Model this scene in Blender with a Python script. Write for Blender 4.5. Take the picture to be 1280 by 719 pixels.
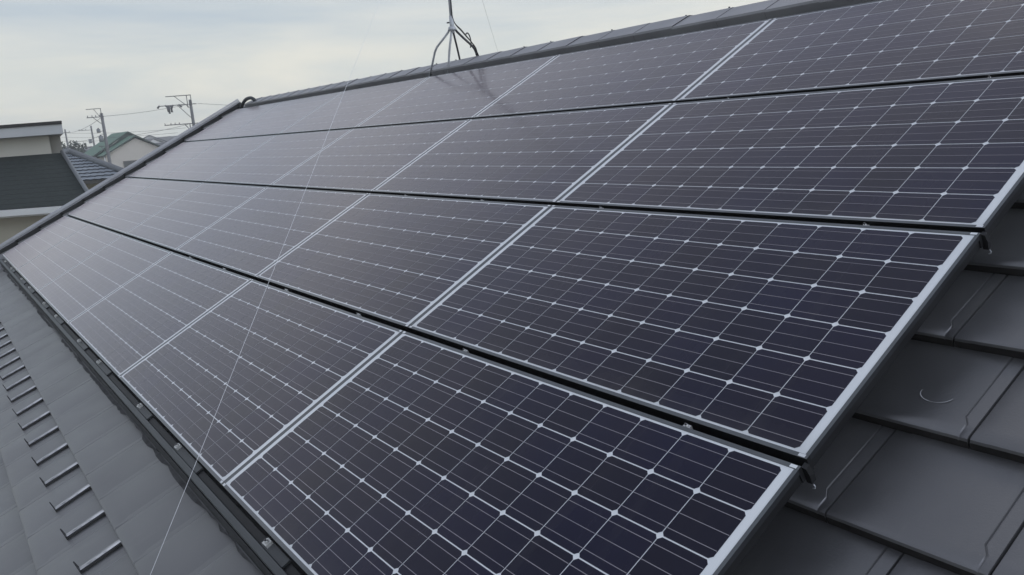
import bpy, bmesh, math, random
from mathutils import Vector, Matrix
random.seed(7)
S = bpy.context.scene
for o in list(bpy.data.objects): bpy.data.objects.remove(o)
COL = S.collection
R = math.radians

# ------------------------------------------------------------------ camera
CAM = Vector((0.88726609, -0.57802833, 7.06219502))
RW = ((0.59129331, 0.80319424, -0.07246538),
      (0.12233642, -0.17815074, -0.97636884),
      (-0.79712359, 0.56845521, -0.20359925))
FPX = 1007.015
cd = bpy.data.cameras.new('camera'); cam = bpy.data.objects.new('camera', cd); COL.objects.link(cam)
m = Matrix.Identity(4)
for k in range(3):
    m[k][0] = RW[0][k]; m[k][1] = -RW[1][k]; m[k][2] = -RW[2][k]; m[k][3] = CAM[k]
cam.matrix_world = m
cd.sensor_width = 36; cd.lens = FPX*36/1280; cd.clip_start = .02; cd.clip_end = 6000
S.camera = cam

# ------------------------------------------------------------------ sky, sun, exposure
W = bpy.data.worlds.new('World'); S.world = W; W.use_nodes = True
nt = W.node_tree; nt.nodes.clear()
def N(t, typ, **kw):
    n = t.nodes.new(typ)
    for k, v in kw.items(): setattr(n, k, v)
    return n
SUN_EL, SUN_AZ = R(32), R(-20)          # behind the ridge, veiled by cloud
out = N(nt, 'ShaderNodeOutputWorld'); bg = N(nt, 'ShaderNodeBackground'); bg.inputs['Strength'].default_value = 0.1
sky = N(nt, 'ShaderNodeTexSky', sky_type='NISHITA'); sky.sun_disc = False
sky.sun_elevation = SUN_EL; sky.sun_rotation = SUN_AZ
tc = N(nt, 'ShaderNodeTexCoord')
sep = N(nt, 'ShaderNodeSeparateXYZ'); nt.links.new(tc.outputs['Generated'], sep.inputs[0])
ramp = N(nt, 'ShaderNodeValToRGB')      # grey overcast: paler and warmer towards the horizon
e = ramp.color_ramp.elements
e[0].position = 0.0; e[0].color = (.76, .77, .73, 1)
e[1].position = 1.0; e[1].color = (.38, .41, .49, 1)
for p, c in ((.04, (.77, .77, .715, 1)), (.085, (.765, .755, .69, 1)), (.14, (.555, .605, .64, 1)), (.24, (.475, .545, .615, 1)), (.40, (.60, .63, .69, 1)), (.66, (.37, .395, .49, 1))):
    q = e.new(p); q.color = c
nt.links.new(sep.outputs['Z'], ramp.inputs[0])
mp = N(nt, 'ShaderNodeMapping'); mp.inputs['Scale'].default_value = (1.5, 1.5, 11.0)
nt.links.new(tc.outputs['Generated'], mp.inputs['Vector'])
noi = N(nt, 'ShaderNodeTexNoise'); noi.inputs['Scale'].default_value = 2.1; noi.inputs['Detail'].default_value = 6; noi.inputs['Roughness'].default_value = .55
noi.inputs['Distortion'].default_value = .4
nt.links.new(mp.outputs[0], noi.inputs['Vector'])
cr = N(nt, 'ShaderNodeValToRGB'); cr.color_ramp.elements[0].position = .3; cr.color_ramp.elements[1].position = .72
cr.color_ramp.elements[0].color = (.77, .84, .92, 1); cr.color_ramp.elements[1].color = (1.11, 1.075, 1.02, 1)
nt.links.new(noi.outputs['Fac'], cr.inputs[0])
mul = N(nt, 'ShaderNodeMix', data_type='RGBA', blend_type='MULTIPLY'); mul.inputs[0].default_value = 1
nt.links.new(ramp.outputs[0], mul.inputs[6]); nt.links.new(cr.outputs[0], mul.inputs[7])
sc = N(nt, 'ShaderNodeMix', data_type='RGBA', blend_type='MULTIPLY'); sc.inputs[0].default_value = 1
# unseen sky on the right is brightened, added as fill for pale surfaces
dt = N(nt, 'ShaderNodeVectorMath', operation='DOT_PRODUCT'); dt.inputs[1].default_value = (-.93, -.37, 0)
nt.links.new(tc.outputs['Generated'], dt.inputs[0])
mrw = N(nt, 'ShaderNodeMapRange', interpolation_type='SMOOTHSTEP'); mrw.inputs['From Min'].default_value = -.85; mrw.inputs['From Max'].default_value = -.12
mrw.inputs['To Min'].default_value = 25.0; mrw.inputs['To Max'].default_value = 9.8
nt.links.new(dt.outputs['Value'], mrw.inputs['Value'])
cmb = N(nt, 'ShaderNodeCombineXYZ')
for k in range(3): nt.links.new(mrw.outputs[0], cmb.inputs[k])
nt.links.new(mul.outputs[2], sc.inputs[6]); nt.links.new(cmb.outputs[0], sc.inputs[7])
mx = N(nt, 'ShaderNodeMix', data_type='RGBA'); mx.inputs[0].default_value = .96
nt.links.new(sky.outputs[0], mx.inputs[6]); nt.links.new(sc.outputs[2], mx.inputs[7])
nt.links.new(mx.outputs[2], bg.inputs['Color']); nt.links.new(bg.outputs[0], out.inputs['Surface'])

sl = bpy.data.lights.new('sun', 'SUN'); sl.energy = .5; sl.angle = R(25); sl.color = (1, .95, .88)
so = bpy.data.objects.new('sun', sl); COL.objects.link(so)
sd = Vector((math.sin(SUN_AZ)*math.cos(SUN_EL), math.cos(SUN_AZ)*math.cos(SUN_EL), math.sin(SUN_EL)))
so.rotation_euler = sd.to_track_quat('Z', 'Y').to_euler()
S.view_settings.view_transform = 'Standard'; S.view_settings.look = 'None'
S.view_settings.exposure = .2; S.view_settings.gamma = 1; S.view_settings.use_curve_mapping = False
S.render.engine = 'CYCLES'

# ------------------------------------------------------------------ materials
def mat(name, col, rough=.6, metal=0, spec=.5, var=0, vscale=8, col2=None, bump=0, bscale=60, stretch=None, coat=0, coat_rough=.1, coat_ior=1.5, rvar=0, detail=5):
    mt = bpy.data.materials.new(name); mt.use_nodes = True; t = mt.node_tree
    b = t.nodes['Principled BSDF']
    b.inputs['Base Color'].default_value = (*col, 1); b.inputs['Roughness'].default_value = rough
    b.inputs['Metallic'].default_value = metal; b.inputs['Specular IOR Level'].default_value = spec
    b.inputs['Coat Weight'].default_value = coat; b.inputs['Coat Roughness'].default_value = coat_rough; b.inputs['Coat IOR'].default_value = coat_ior
    if var or col2 or bump or rvar:
        c = N(t, 'ShaderNodeTexCoord'); mpn = N(t, 'ShaderNodeMapping')
        if stretch: mpn.inputs['Scale'].default_value = stretch
        t.links.new(c.outputs['Object'], mpn.inputs['Vector'])
        n1 = N(t, 'ShaderNodeTexNoise'); n1.inputs['Scale'].default_value = vscale; n1.inputs['Detail'].default_value = detail; n1.inputs['Roughness'].default_value = .6
        t.links.new(mpn.outputs[0], n1.inputs['Vector'])
        if var or col2:
            c2 = col2 or tuple(min(1, x*(1+var)) for x in col); c1 = col if col2 else tuple(x*(1-var) for x in col)
            r = N(t, 'ShaderNodeValToRGB'); r.color_ramp.elements[0].position = .32; r.color_ramp.elements[1].position = .68
            r.color_ramp.elements[0].color = (*c1, 1); r.color_ramp.elements[1].color = (*c2, 1)
            t.links.new(n1.outputs['Fac'], r.inputs[0]); t.links.new(r.outputs[0], b.inputs['Base Color'])
        if rvar:
            mr = N(t, 'ShaderNodeMapRange'); mr.inputs['From Min'].default_value = .3; mr.inputs['From Max'].default_value = .7
            mr.inputs['To Min'].default_value = max(.02, rough-rvar); mr.inputs['To Max'].default_value = rough+rvar
            t.links.new(n1.outputs['Fac'], mr.inputs['Value']); t.links.new(mr.outputs[0], b.inputs['Roughness'])
        if bump:
            n2 = N(t, 'ShaderNodeTexNoise'); n2.inputs['Scale'].default_value = bscale; n2.inputs['Detail'].default_value = 3
            t.links.new(c.outputs['Object'], n2.inputs['Vector'])
            bp = N(t, 'ShaderNodeBump'); bp.inputs['Strength'].default_value = bump; bp.inputs['Distance'].default_value = .01
            t.links.new(n2.outputs['Fac'], bp.inputs['Height']); t.links.new(bp.outputs[0], b.inputs['Normal'])
    return mt

def laminate_mat(name, c1, c2, vs, island=False):
    """a layer seen through textured solar glass: dark or white base under an anti-reflection coat"""
    mt = bpy.data.materials.new(name); mt.use_nodes = True; t = mt.node_tree; b = t.nodes['Principled BSDF']
    oi = N(t, 'ShaderNodeObjectInfo'); c = N(t, 'ShaderNodeTexCoord')
    n1 = N(t, 'ShaderNodeTexNoise', noise_dimensions='4D'); n1.inputs['Scale'].default_value = vs; n1.inputs['Detail'].default_value = 2
    t.links.new(c.outputs['Object'], n1.inputs['Vector'])
    w = N(t, 'ShaderNodeMath', operation='MULTIPLY'); w.inputs[1].default_value = 37
    t.links.new(oi.outputs['Random'], w.inputs[0]); t.links.new(w.outputs[0], n1.inputs['W'])
    r = N(t, 'ShaderNodeValToRGB'); r.color_ramp.elements[0].position = .35; r.color_ramp.elements[1].position = .65
    r.color_ramp.elements[0].color = (*c1, 1); r.color_ramp.elements[1].color = (*c2, 1)
    t.links.new(n1.outputs['Fac'], r.inputs[0])
    ge = N(t, 'ShaderNodeNewGeometry'); pi_ = N(t, 'ShaderNodeMapRange'); pi_.inputs['To Min'].default_value = .72; pi_.inputs['To Max'].default_value = 1.32
    t.links.new(ge.outputs['Random Per Island'], pi_.inputs['Value'])          # every cell its own tone
    vm = N(t, 'ShaderNodeVectorMath', operation='SCALE'); vm.inputs['Scale'].default_value = 1; t.links.new(r.outputs[0], vm.inputs[0])
    if island: t.links.new(pi_.outputs[0], vm.inputs['Scale'])
    # dried grime that gathers above the lower frame and in faint rain runs
    sp_ = N(t, 'ShaderNodeSeparateXYZ'); t.links.new(c.outputs['Object'], sp_.inputs[0])
    ed = N(t, 'ShaderNodeMapRange'); ed.inputs['From Min'].default_value = .075; ed.inputs['From Max'].default_value = .008; t.links.new(sp_.outputs['Y'], ed.inputs['Value'])
    mp2 = N(t, 'ShaderNodeMapping'); mp2.inputs['Scale'].default_value = (22, 1.6, 1); t.links.new(c.outputs['Object'], mp2.inputs['Vector'])
    nd = N(t, 'ShaderNodeTexNoise', noise_dimensions='4D'); nd.inputs['Scale'].default_value = 1.0; nd.inputs['Detail'].default_value = 5
    t.links.new(mp2.outputs[0], nd.inputs['Vector']); t.links.new(w.outputs[0], nd.inputs['W'])
    rn = N(t, 'ShaderNodeMapRange'); rn.inputs['From Min'].default_value = .52; rn.inputs['From Max'].default_value = .8; rn.inputs['To Max'].default_value = .10
    t.links.new(nd.outputs['Fac'], rn.inputs['Value'])
    em = N(t, 'ShaderNodeMath', operation='MULTIPLY'); t.links.new(ed.outputs[0], em.inputs[0]); t.links.new(nd.outputs['Fac'], em.inputs[1])
    es = N(t, 'ShaderNodeMath', operation='MULTIPLY_ADD'); es.inputs[1].default_value = .28; t.links.new(em.outputs[0], es.inputs[0]); t.links.new(rn.outputs[0], es.inputs[2])
    gm = N(t, 'ShaderNodeMix', data_type='RGBA'); t.links.new(es.outputs[0], gm.inputs[0]); t.links.new(vm.outputs[0], gm.inputs[6]); gm.inputs[7].default_value = (.10, .092, .085, 1)
    t.links.new(gm.outputs[2], b.inputs['Base Color'])
    b.inputs['Specular IOR Level'].default_value = 0.0; b.inputs['Roughness'].default_value = .5
    b.inputs['Coat Weight'].default_value = 1; b.inputs['Coat IOR'].default_value = 1.39
    b.inputs['Sheen Weight'].default_value = .55; b.inputs['Sheen Roughness'].default_value = .32; b.inputs['Sheen Tint'].default_value = (1, .89, .94, 1)   # thin film of dust
    n3 = N(t, 'ShaderNodeTexNoise'); n3.inputs['Scale'].default_value = 1.3; n3.inputs['Detail'].default_value = 6; n3.inputs['Roughness'].default_value = .65
    t.links.new(c.outputs['Object'], n3.inputs['Vector'])
    mr = N(t, 'ShaderNodeMapRange'); mr.inputs['From Min'].default_value = .3; mr.inputs['From Max'].default_value = .7
    mr.inputs['To Min'].default_value = .095; mr.inputs['To Max'].default_value = .165
    t.links.new(n3.outputs['Fac'], mr.inputs['Value']); t.links.new(mr.outputs[0], b.inputs['Coat Roughness'])
    return mt
M = {}
M['cell'] = laminate_mat('solar_cell', (.0005, .0012, .0190), (.0030, .0018, .0120), 2.2, True)
M['backsheet'] = laminate_mat('white_backsheet', (.74, .77, .79), (.79, .81, .82), 3)
M['busbar'] = laminate_mat('tinned_busbar', (.26, .25, .28), (.34, .32, .34), 9)
M['lip'] = mat('frame_lip', (.10, .108, .114), .16, .0, var=.15, vscale=6)
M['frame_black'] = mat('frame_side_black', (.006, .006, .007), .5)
M['frame_side'] = mat('frame_side_grey', (.045, .048, .054), .45, .5, var=.2, vscale=7)
M['rail'] = mat('black_rail', (.008, .008, .009), .5)
M['tile'] = mat('glazed_tile', (.030, .031, .034), .40, spec=.5, col2=(.052, .051, .055), vscale=3.1, bump=.06, bscale=210, rvar=.09, detail=9)
M['tile'].node_tree.nodes['Principled BSDF'].inputs['IOR'].default_value = 2.3     # silvery smoked glaze
t_ = M['tile'].node_tree; b_ = t_.nodes['Principled BSDF']; src = b_.inputs['Base Color'].links[0].from_socket
ge_ = N(t_, 'ShaderNodeNewGeometry'); pi2 = N(t_, 'ShaderNodeMapRange'); pi2.inputs['To Min'].default_value = .78; pi2.inputs['To Max'].default_value = 1.28
t_.links.new(ge_.outputs['Random Per Island'], pi2.inputs['Value'])            # each tile fired a little differently
vs_ = N(t_, 'ShaderNodeVectorMath', operation='SCALE'); t_.links.new(src, vs_.inputs[0]); t_.links.new(pi2.outputs[0], vs_.inputs['Scale'])
tc_ = N(t_, 'ShaderNodeTexCoord')
def overlay(prev, scale, lo, hi, amt, colr, stretch=(1, 1, 1)):
    mp_ = N(t_, 'ShaderNodeMapping'); mp_.inputs['Scale'].default_value = stretch; t_.links.new(tc_.outputs['Object'], mp_.inputs['Vector'])
    nn_ = N(t_, 'ShaderNodeTexNoise'); nn_.inputs['Scale'].default_value = scale; nn_.inputs['Detail'].default_value = 6; nn_.inputs['Roughness'].default_value = .65
    t_.links.new(mp_.outputs[0], nn_.inputs['Vector'])
    rr_ = N(t_, 'ShaderNodeMapRange'); rr_.inputs['From Min'].default_value = lo; rr_.inputs['From Max'].default_value = hi; rr_.inputs['To Max'].default_value = amt
    t_.links.new(nn_.outputs['Fac'], rr_.inputs['Value'])
    mm_ = N(t_, 'ShaderNodeMix', data_type='RGBA'); t_.links.new(rr_.outputs[0], mm_.inputs[0]); t_.links.new(prev, mm_.inputs[6]); mm_.inputs[7].default_value = (*colr, 1)
    return mm_.outputs[2]
o_ = overlay(vs_.outputs[0], 5, .55, .75, .5, (.085, .083, .080), (3.5, .6, .6))   # rain-washed dust runs
o_ = overlay(o_, 130, .66, .72, .55, (.13, .128, .12))                             # pale specks
o_ = overlay(o_, 75, .67, .72, .6, (.012, .012, .012))                             # dark pits
t_.links.new(o_, b_.inputs['Base Color'])
b_.inputs['Sheen Weight'].default_value = .22; b_.inputs['Sheen Roughness'].default_value = .45          # dust film
M['ridge'] = mat('ridge_tile', (.23, .23, .245), .45, col2=(.30, .30, .315), vscale=3, bump=.05, bscale=90)
M['verge_tube'] = mat('verge_roll', (.34, .345, .36), .4, var=.12, vscale=4)
M['ridge_skirt'] = mat('ridge_joint', (.035, .033, .033), .7, var=.3, vscale=15)
M['trim'] = mat('painted_trim', (.05, .054, .058), .42, .2, col2=(.075, .08, .084), vscale=3, stretch=(1, 8, 8))
M['trim_dark'] = mat('trim_dark', (.022, .024, .026), .5, var=.3, vscale=6)
M['tile_nose_shade'] = mat('shaded_tile_nose', (.016, .0145, .0145), .8, spec=.3, var=.4, vscale=20)  # shade on the tile noses put into a darker colour
M['dull_strip'] = mat('dull_strip_grey', (.07, .07, .073), .8, var=.35, vscale=25)
M['steel'] = mat('clamp_steel', (.66, .66, .65), .32, .45, var=.2, vscale=40)
M['snow'] = mat('snow_guard_steel', (.10, .102, .106), .28, .6, col2=(.62, .62, .63), vscale=14, stretch=(6, 1, 1))
M['snow_dark'] = mat('snow_guard_dark', (.018, .018, .02), .45, .3)
M['galv'] = mat('galvanised_pipe', (.46, .475, .50), .5, .15, var=.25, vscale=12)
M['galv_dark'] = mat('weathered_pipe', (.09, .09, .095), .6, .3, var=.3, vscale=12)
M['cable'] = mat('black_cable', (.012, .012, .013), .5)
M['guy'] = mat('guy_wire', (.8, .81, .83), .4, .1)
M['conduit'] = mat('conduit', (.045, .05, .055), .55, var=.2)
M['plaster'] = mat('house_plaster', (.42, .40, .35), .9, var=.08, vscale=2, bump=.1)
M['mark'] = mat('chalk_mark', (.36, .365, .37), .7, var=.2, vscale=60)
# far things
M['shingle'] = mat('dark_shingle', (.024, .030, .029), .9, spec=.2, col2=(.05, .058, .055), vscale=9, stretch=(1, 4, 1))
M['cream'] = mat('cream_render', (.52, .50, .45), .9, var=.06, vscale=.8)
M['beige'] = mat('beige_render', (.44, .41, .34), .9, var=.06, vscale=.8)
M['white_gutter'] = mat('white_gutter', (.72, .73, .73), .5)
M['fascia'] = mat('pale_fascia', (.5, .51, .52), .7, var=.05, vscale=.5)
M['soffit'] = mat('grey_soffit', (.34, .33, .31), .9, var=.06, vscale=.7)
M['coping'] = mat('black_coping', (.03, .027, .026), .6)
M['hipbar'] = mat('hip_cap', (.16, .17, .18), .6)
M['btile'] = mat('blue_grey_tile', (.19, .22, .25), .55, col2=(.27, .30, .33), vscale=1.5)
M['briser'] = mat('tile_front', (.05, .055, .065), .6, var=.3, vscale=2)  # dark colour stands in for the shadow on the course fronts
M['green'] = mat('green_roof', (.09, .19, .13), .6, var=.12, vscale=.6)
M['green_dark'] = mat('green_edge', (.04, .062, .05), .6)
M['pinkwall'] = mat('pale_wall', (.56, .52, .47), .9, var=.05, vscale=.5)
M['glassdark'] = mat('window_glass', (.05, .055, .06), .12, spec=.8)
M['winframe'] = mat('window_frame', (.10, .095, .09), .5)
M['concrete'] = mat('pole_concrete', (.16, .16, .165), .85, var=.1, vscale=1)
M['arm'] = mat('crossarm_steel', (.15, .15, .155), .6, .3)
M['insul'] = mat('insulator', (.10, .10, .105), .4)
M['trans'] = mat('transformer_grey', (.20, .21, .22), .6)
M['line'] = mat('power_cable', (.12, .12, .125), .6)
M['ground'] = mat('earth', (.10, .10, .095), .95, col2=(.16, .155, .14), vscale=.06)
M['bark'] = mat('bark', (.06, .05, .045), .9)
M['leaf'] = mat('leaf', (.045, .06, .042), .8, col2=(.08, .095, .07), vscale=.8)
for nm, c in (('wallA', (.50, .50, .49)), ('wallB', (.38, .35, .32)), ('wallC', (.60, .60, .59)), ('roofA', (.10, .10, .11)), ('roofB', (.15, .11, .10)), ('roofC', (.08, .09, .11)), ('roofD', (.17, .17, .175))):
    M[nm] = mat('far_'+nm, c, .85, var=.1, vscale=.4)

# ------------------------------------------------------------------ helpers
class MB:
    def __init__(s): s.v = []; s.f = []; s.m = []; s.mats = []; s.sm = []
    def mi(s, mt):
        if mt not in s.mats: s.mats.append(mt)
        return s.mats.index(mt)
    def face(s, pts, mt, smooth=False):
        b = len(s.v); s.v += [tuple(p) for p in pts]; s.f.append(tuple(range(b, b+len(pts)))); s.m.append(s.mi(mt)); s.sm.append(smooth)
    def box(s, a, b, mt, top=None, ends=None, front=None):
        (x0, y0, z0), (x1, y1, z1) = a, b
        top = top or mt; ends = ends or mt; front = front or mt
        s.face([(x0,y0,z1),(x1,y0,z1),(x1,y1,z1),(x0,y1,z1)], top)
        s.face([(x0,y1,z0),(x1,y1,z0),(x1,y0,z0),(x0,y0,z0)], mt)
        s.face([(x0,y0,z0),(x1,y0,z0),(x1,y0,z1),(x0,y0,z1)], front)
        s.face([(x1,y1,z0),(x0,y1,z0),(x0,y1,z1),(x1,y1,z1)], front)
        s.face([(x1,y0,z0),(x1,y1,z0),(x1,y1,z1),(x1,y0,z1)], ends)
        s.face([(x0,y1,z0),(x0,y0,z0),(x0,y0,z1),(x0,y1,z1)], ends)
    def prism(s, prof, x0, x1, mt, ax=0, cap=True):
        """profile [(b,c)] extruded along axis ax"""
        def P(a, q):
            return (a, q[0], q[1]) if ax == 0 else ((q[0], a, q[1]) if ax == 1 else (q[0], q[1], a))
        n = len(prof)
        for i in range(n):
            p, q = prof[i], prof[(i+1) % n]
            s.face([P(x0,p), P(x1,p), P(x1,q), P(x0,q)], mt)
        if cap:
            s.face([P(x0,p) for p in prof], mt); s.face([P(x1,p) for p in reversed(prof)], mt)
    def tube(s, pts, r, mt, n=8, r1=None, cap=True):
        pts = [Vector(p) for p in pts]; k = len(pts); base = len(s.v); up = None
        for i, p in enumerate(pts):
            d = (pts[min(i+1, k-1)] - pts[max(i-1, 0)]).normalized()
            if up is None: up = Vector((0,0,1)) if abs(d.z) < .9 else Vector((1,0,0))
            a = d.cross(up).normalized(); b = a.cross(d).normalized(); up = b
            rr = r if r1 is None else r+(r1-r)*i/(k-1)
            for j in range(n):
                t = 2*math.pi*j/n; s.v.append(tuple(p+(a*math.cos(t)+b*math.sin(t))*rr))
        for i in range(k-1):
            for j in range(n):
                s.f.append((base+i*n+j, base+i*n+(j+1) % n, base+(i+1)*n+(j+1) % n, base+(i+1)*n+j)); s.m.append(s.mi(mt)); s.sm.append(True)
        if cap:
            s.f.append(tuple(base+j for j in reversed(range(n)))); s.m.append(s.mi(mt)); s.sm.append(False)
            s.f.append(tuple(base+(k-1)*n+j for j in range(n))); s.m.append(s.mi(mt)); s.sm.append(False)
    def build(s, name, parent=None, weld=False):
        me = bpy.data.meshes.new(name); me.from_pydata(s.v, [], s.f)
        for mt in s.mats: me.materials.append(mt)
        me.polygons.foreach_set('material_index', s.m); me.polygons.foreach_set('use_smooth', s.sm)
        bm = bmesh.new(); bm.from_mesh(me)
        if weld: bmesh.ops.remove_doubles(bm, verts=bm.verts, dist=1e-5)
        bmesh.ops.recalc_face_normals(bm, faces=bm.faces); bm.to_mesh(me); bm.free()
        o = bpy.data.objects.new(name, me); COL.objects.link(o)
        if parent: o.parent = parent
        return o
def tag(o, label, cat, group=None):
    o['label'] = label; o['category'] = cat
    if group: o['group'] = group
    return o
def thing(name, label, cat, loc=(0,0,0), rot=(0,0,0), group=None):
    o = bpy.data.objects.new(name, None); COL.objects.link(o); o.empty_display_size = .1
    o.location = loc; o.rotation_euler = rot
    return tag(o, label, cat, group)
def dup(root, loc, label, rot=None):
    r = root.copy(); COL.objects.link(r); r.location = loc; r['label'] = label
    if rot: r.rotation_euler = rot
    for ch in root.children:
        c = ch.copy(); COL.objects.link(c); c.parent = r
        for g in ch.children:
            d = g.copy(); COL.objects.link(d); d.parent = c
    return r
ORD = ['first','second','third','fourth','fifth','sixth','seventh','eighth','ninth','tenth','eleventh','twelfth','thirteenth','fourteenth','fifteenth','sixteenth','seventeenth','eighteenth','nineteenth','twentieth']

# ------------------------------------------------------------------ roof frame: x = -u (right), y = up the slope, z = normal to it
TH = R(27); CT, ST = math.cos(TH), math.sin(TH); Z0 = 6.0
def rp(u, v, z=0): return Vector((-u, v*CT - z*ST, Z0 + v*ST + z*CT))
ROT = (TH, 0, 0)
def ray(px, py):
    c = Vector(((px-640)/FPX, (py-359.5)/FPX, 1.))
    return Vector(tuple(sum(RW[i][k]*c[i] for i in range(3)) for k in range(3)))

# ------------------------------------------------------------------ ground
g = MB(); n = 24
for i in range(n):
    for j in range(n):
        x0, x1 = -3000+6000*i/n, -3000+6000*(i+1)/n; y0, y1 = -3000+6000*j/n, -3000+6000*(j+1)/n
        g.face([(x0,y0,0),(x1,y0,0),(x1,y1,0),(x0,y1,0)], M['ground'])
gr = g.build('ground', weld=True); gr['kind'] = 'structure'

# ------------------------------------------------------------------ our house: walls, tiled roof, ridge, verge
UL, UR = 9.90, -4.4                      # roof ends (u)
VPK, VEAVE = 3.415, -1.73
house = thing('tiled_house', 'grey flat-tiled roof in the foreground carrying the whole solar array', 'house', (-3.2, 1.2, 0))
HL = Vector((-3.2, 1.2, 0))
def hp(u, v, z): return rp(u, v, z) - HL
# roof deck (front and back slope) under the tiles
apex = rp(0, VPK, -.03); eave = rp(0, VEAVE, -.16)
wb = MB()
ya, za = apex.y, apex.z-.22; ye, ze = eave.y, eave.z-.14
prof = [(ye, ze), (ya, za), (2*ya-ye, ze), (2*ya-ye, ze-.12), (ya, za-.14), (ye, ze-.12)]
wb.prism([(p[0]-HL.y, p[1]) for p in prof], -UL+.05-HL.x, -UR-.05-HL.x, M['trim_dark'])
wb.build('roof_deck', house)
wl = MB()
wy0, wy1 = ye+.6, 2*ya-ye-.6; slope = (za-ze)/(ya-ye)
pts = [(wy0, 0), (wy1, 0), (wy1, ze+.6*slope-.15), (ya, za-.15), (wy0, ze+.6*slope-.15)]
wl.prism([(p[0]-HL.y, p[1]) for p in pts], -UL+.35-HL.x, -UR-.35-HL.x, M['plaster'])
wl.build('wall', house)
# tiles: course pitch .279, tile width .307; fronts at v = .784 - .279 k
CP, TW = .279, .3065
TM = M['tile']
def tile_prof(worn=False):
    if worn: return [(.0004,-.0022),(.0008,-.0004),(.0035,.0002),(.033,.0002),(.039,.0006),(TW-.0325,.0006),(TW-.0305,.0003),(TW-.0293,.0003),(TW-.0275,.0005),(TW-.002,.0001),(TW-.0004,-.0022)]
    # (x from left seam, dz): overlap band, ramp, plate, groove, right strip
    return [(.0012,-.012),(.0022,-.0012),(.0045,.0),(.033,.0),(.039,.0016),(TW-.0325,.0016),(TW-.0305,-.002),(TW-.0293,-.002),(TW-.0275,.0010),(TW-.0022,.0004),(TW-.0012,-.012)]
def add_tile(mb, x, vf, rng, flip=False):
    pr = tile_prof(vf < -.0); j = rng.uniform(-.0005, .0005); jx = rng.uniform(-.0006, .0006); tl = rng.uniform(-.0005, .0005)
    zf = -.117 + j; sl_ = -.03/CP
    rows = [(0.000, -.030, 0), (0.000, -.009, 0), (.003, -.003, 0), (.010, 0, 0), (.042, 0, 0), (.062, 0, 1), (.335, 0, 1)]
    b = len(mb.v)
    for (dv, dz, kk) in rows:
        for i, (px, pz) in enumerate(pr):
            gx = 0
            if kk == 0 and 5 <= i <= 8: gx = .011 if dv < .05 else 0
            if dv >= .06: zz = zf + dv*sl_ + pz
            else: zz = zf + dv*sl_ + dz + pz*(.8 if dv >= .03 else .45)
            if dz == -.030: zz = zf - .030
            p = Vector((x+px+gx+jx, vf+dv, zz + tl*(px/TW-.5)))
            mb.v.append(tuple(hp(-p.x, p.y, p.z)))
    nn = len(pr); mi = mb.mi(TM)
    for r_ in range(len(rows)-1):
        for i in range(nn-1):
            mb.f.append((b+r_*nn+i, b+r_*nn+i+1, b+(r_+1)*nn+i+1, b+(r_+1)*nn+i)); mb.m.append(mi if r_ else mb.mi(M['tile_nose_shade'])); mb.sm.append(r_ >= 1)
rng = random.Random(3); tb = MB()
k0 = -8; courses = []
for k in range(-9, 10):
    vf = .784 + CP*k
    if vf < VEAVE-.05 or vf > VPK-.15: continue
    off = .0325 if k % 2 == 0 else .186       # seam at x = off
    x = off
    while x > -UL+.25: x -= TW
    while x < -UR - .1:
        if -UL+.02 <= x: add_tile(tb, x, vf, rng)
        x += TW
    courses.append(vf)
tiles = tb.build('roof_tiles', house)
try:
    tiles.data.set_sharp_from_angle(angle=R(40))
except Exception: pass
# back slope: plain tile courses
bk = MB()
for k in range(19):
    a = k*CP; b_ = (k+1)*CP+.05
    def bp_(u, s, z):
        q = hp(u, VPK-s, z); q.y = (2*ya-HL.y) - q.y; return q
    z1, z0 = -.117-.03*(.0), -.147
    bk.face([bp_(UL-.05, b_, -.117), bp_(UR+.05, b_, -.117), bp_(UR+.05, a, -.15), bp_(UL-.05, a, -.15)], TM)
    bk.face([bp_(UL-.05, b_, -.117), bp_(UR+.05, b_, -.117), bp_(UR+.05, b_, -.147), bp_(UL-.05, b_, -.147)], TM)
bk.build('back_slope_tiles', house)
# verge caps: one upstand per course with a rounded top
vb = MB()
for vf in courses+[courses[-1]+CP]:
    x0, x1, x2 = -UL-.03, -UL+.03, -UL+.16
    prf = [(x0,-.30),(x2+.02,-.20),(x2,-.028),(x1,-.022),(x1,.022),(x1-.012,.030),(x0+.012,.030),(x0,.010)]
    ring = []
    for dv, dz in ((0, .013), (CP+.02 if vf < 3.2 else .06, -.013)):
        ring.append([hp(-p[0], vf+dv, p[1]+(dz if i_ in (2, 3) else dz*.15)) for i_, p in enumerate(prf)])
    nn = len(prf)
    for i in range(nn):
        vb.face([ring[0][i], ring[0][(i+1) % nn], ring[1][(i+1) % nn], ring[1][i]], M['tile'] if i == 2 else M['rail'] if i == 3 else M['ridge'])  # black inner face: shade of the upstand put into its colour
    vb.face(ring[0], M['trim_dark']); vb.face(ring[1][::-1], M['ridge'])
vb.tube([hp(UL+.0, courses[0]-.03, .044), hp(UL+.0, courses[-1]+CP+.055, .044)], .027, M['verge_tube'], 10)
vb.build('verge_cap', house)
# right verge (outside the frame)
v2 = MB()
v2.prism([(q.y, q.z) for q in (hp(0, VEAVE, -.25), hp(0, VPK, -.25), hp(0, VPK, -.06), hp(0, VEAVE, -.06))], -UR-.06-HL.x, -UR-HL.x, M['ridge'])
v2.build('verge_cap', house)
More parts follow.
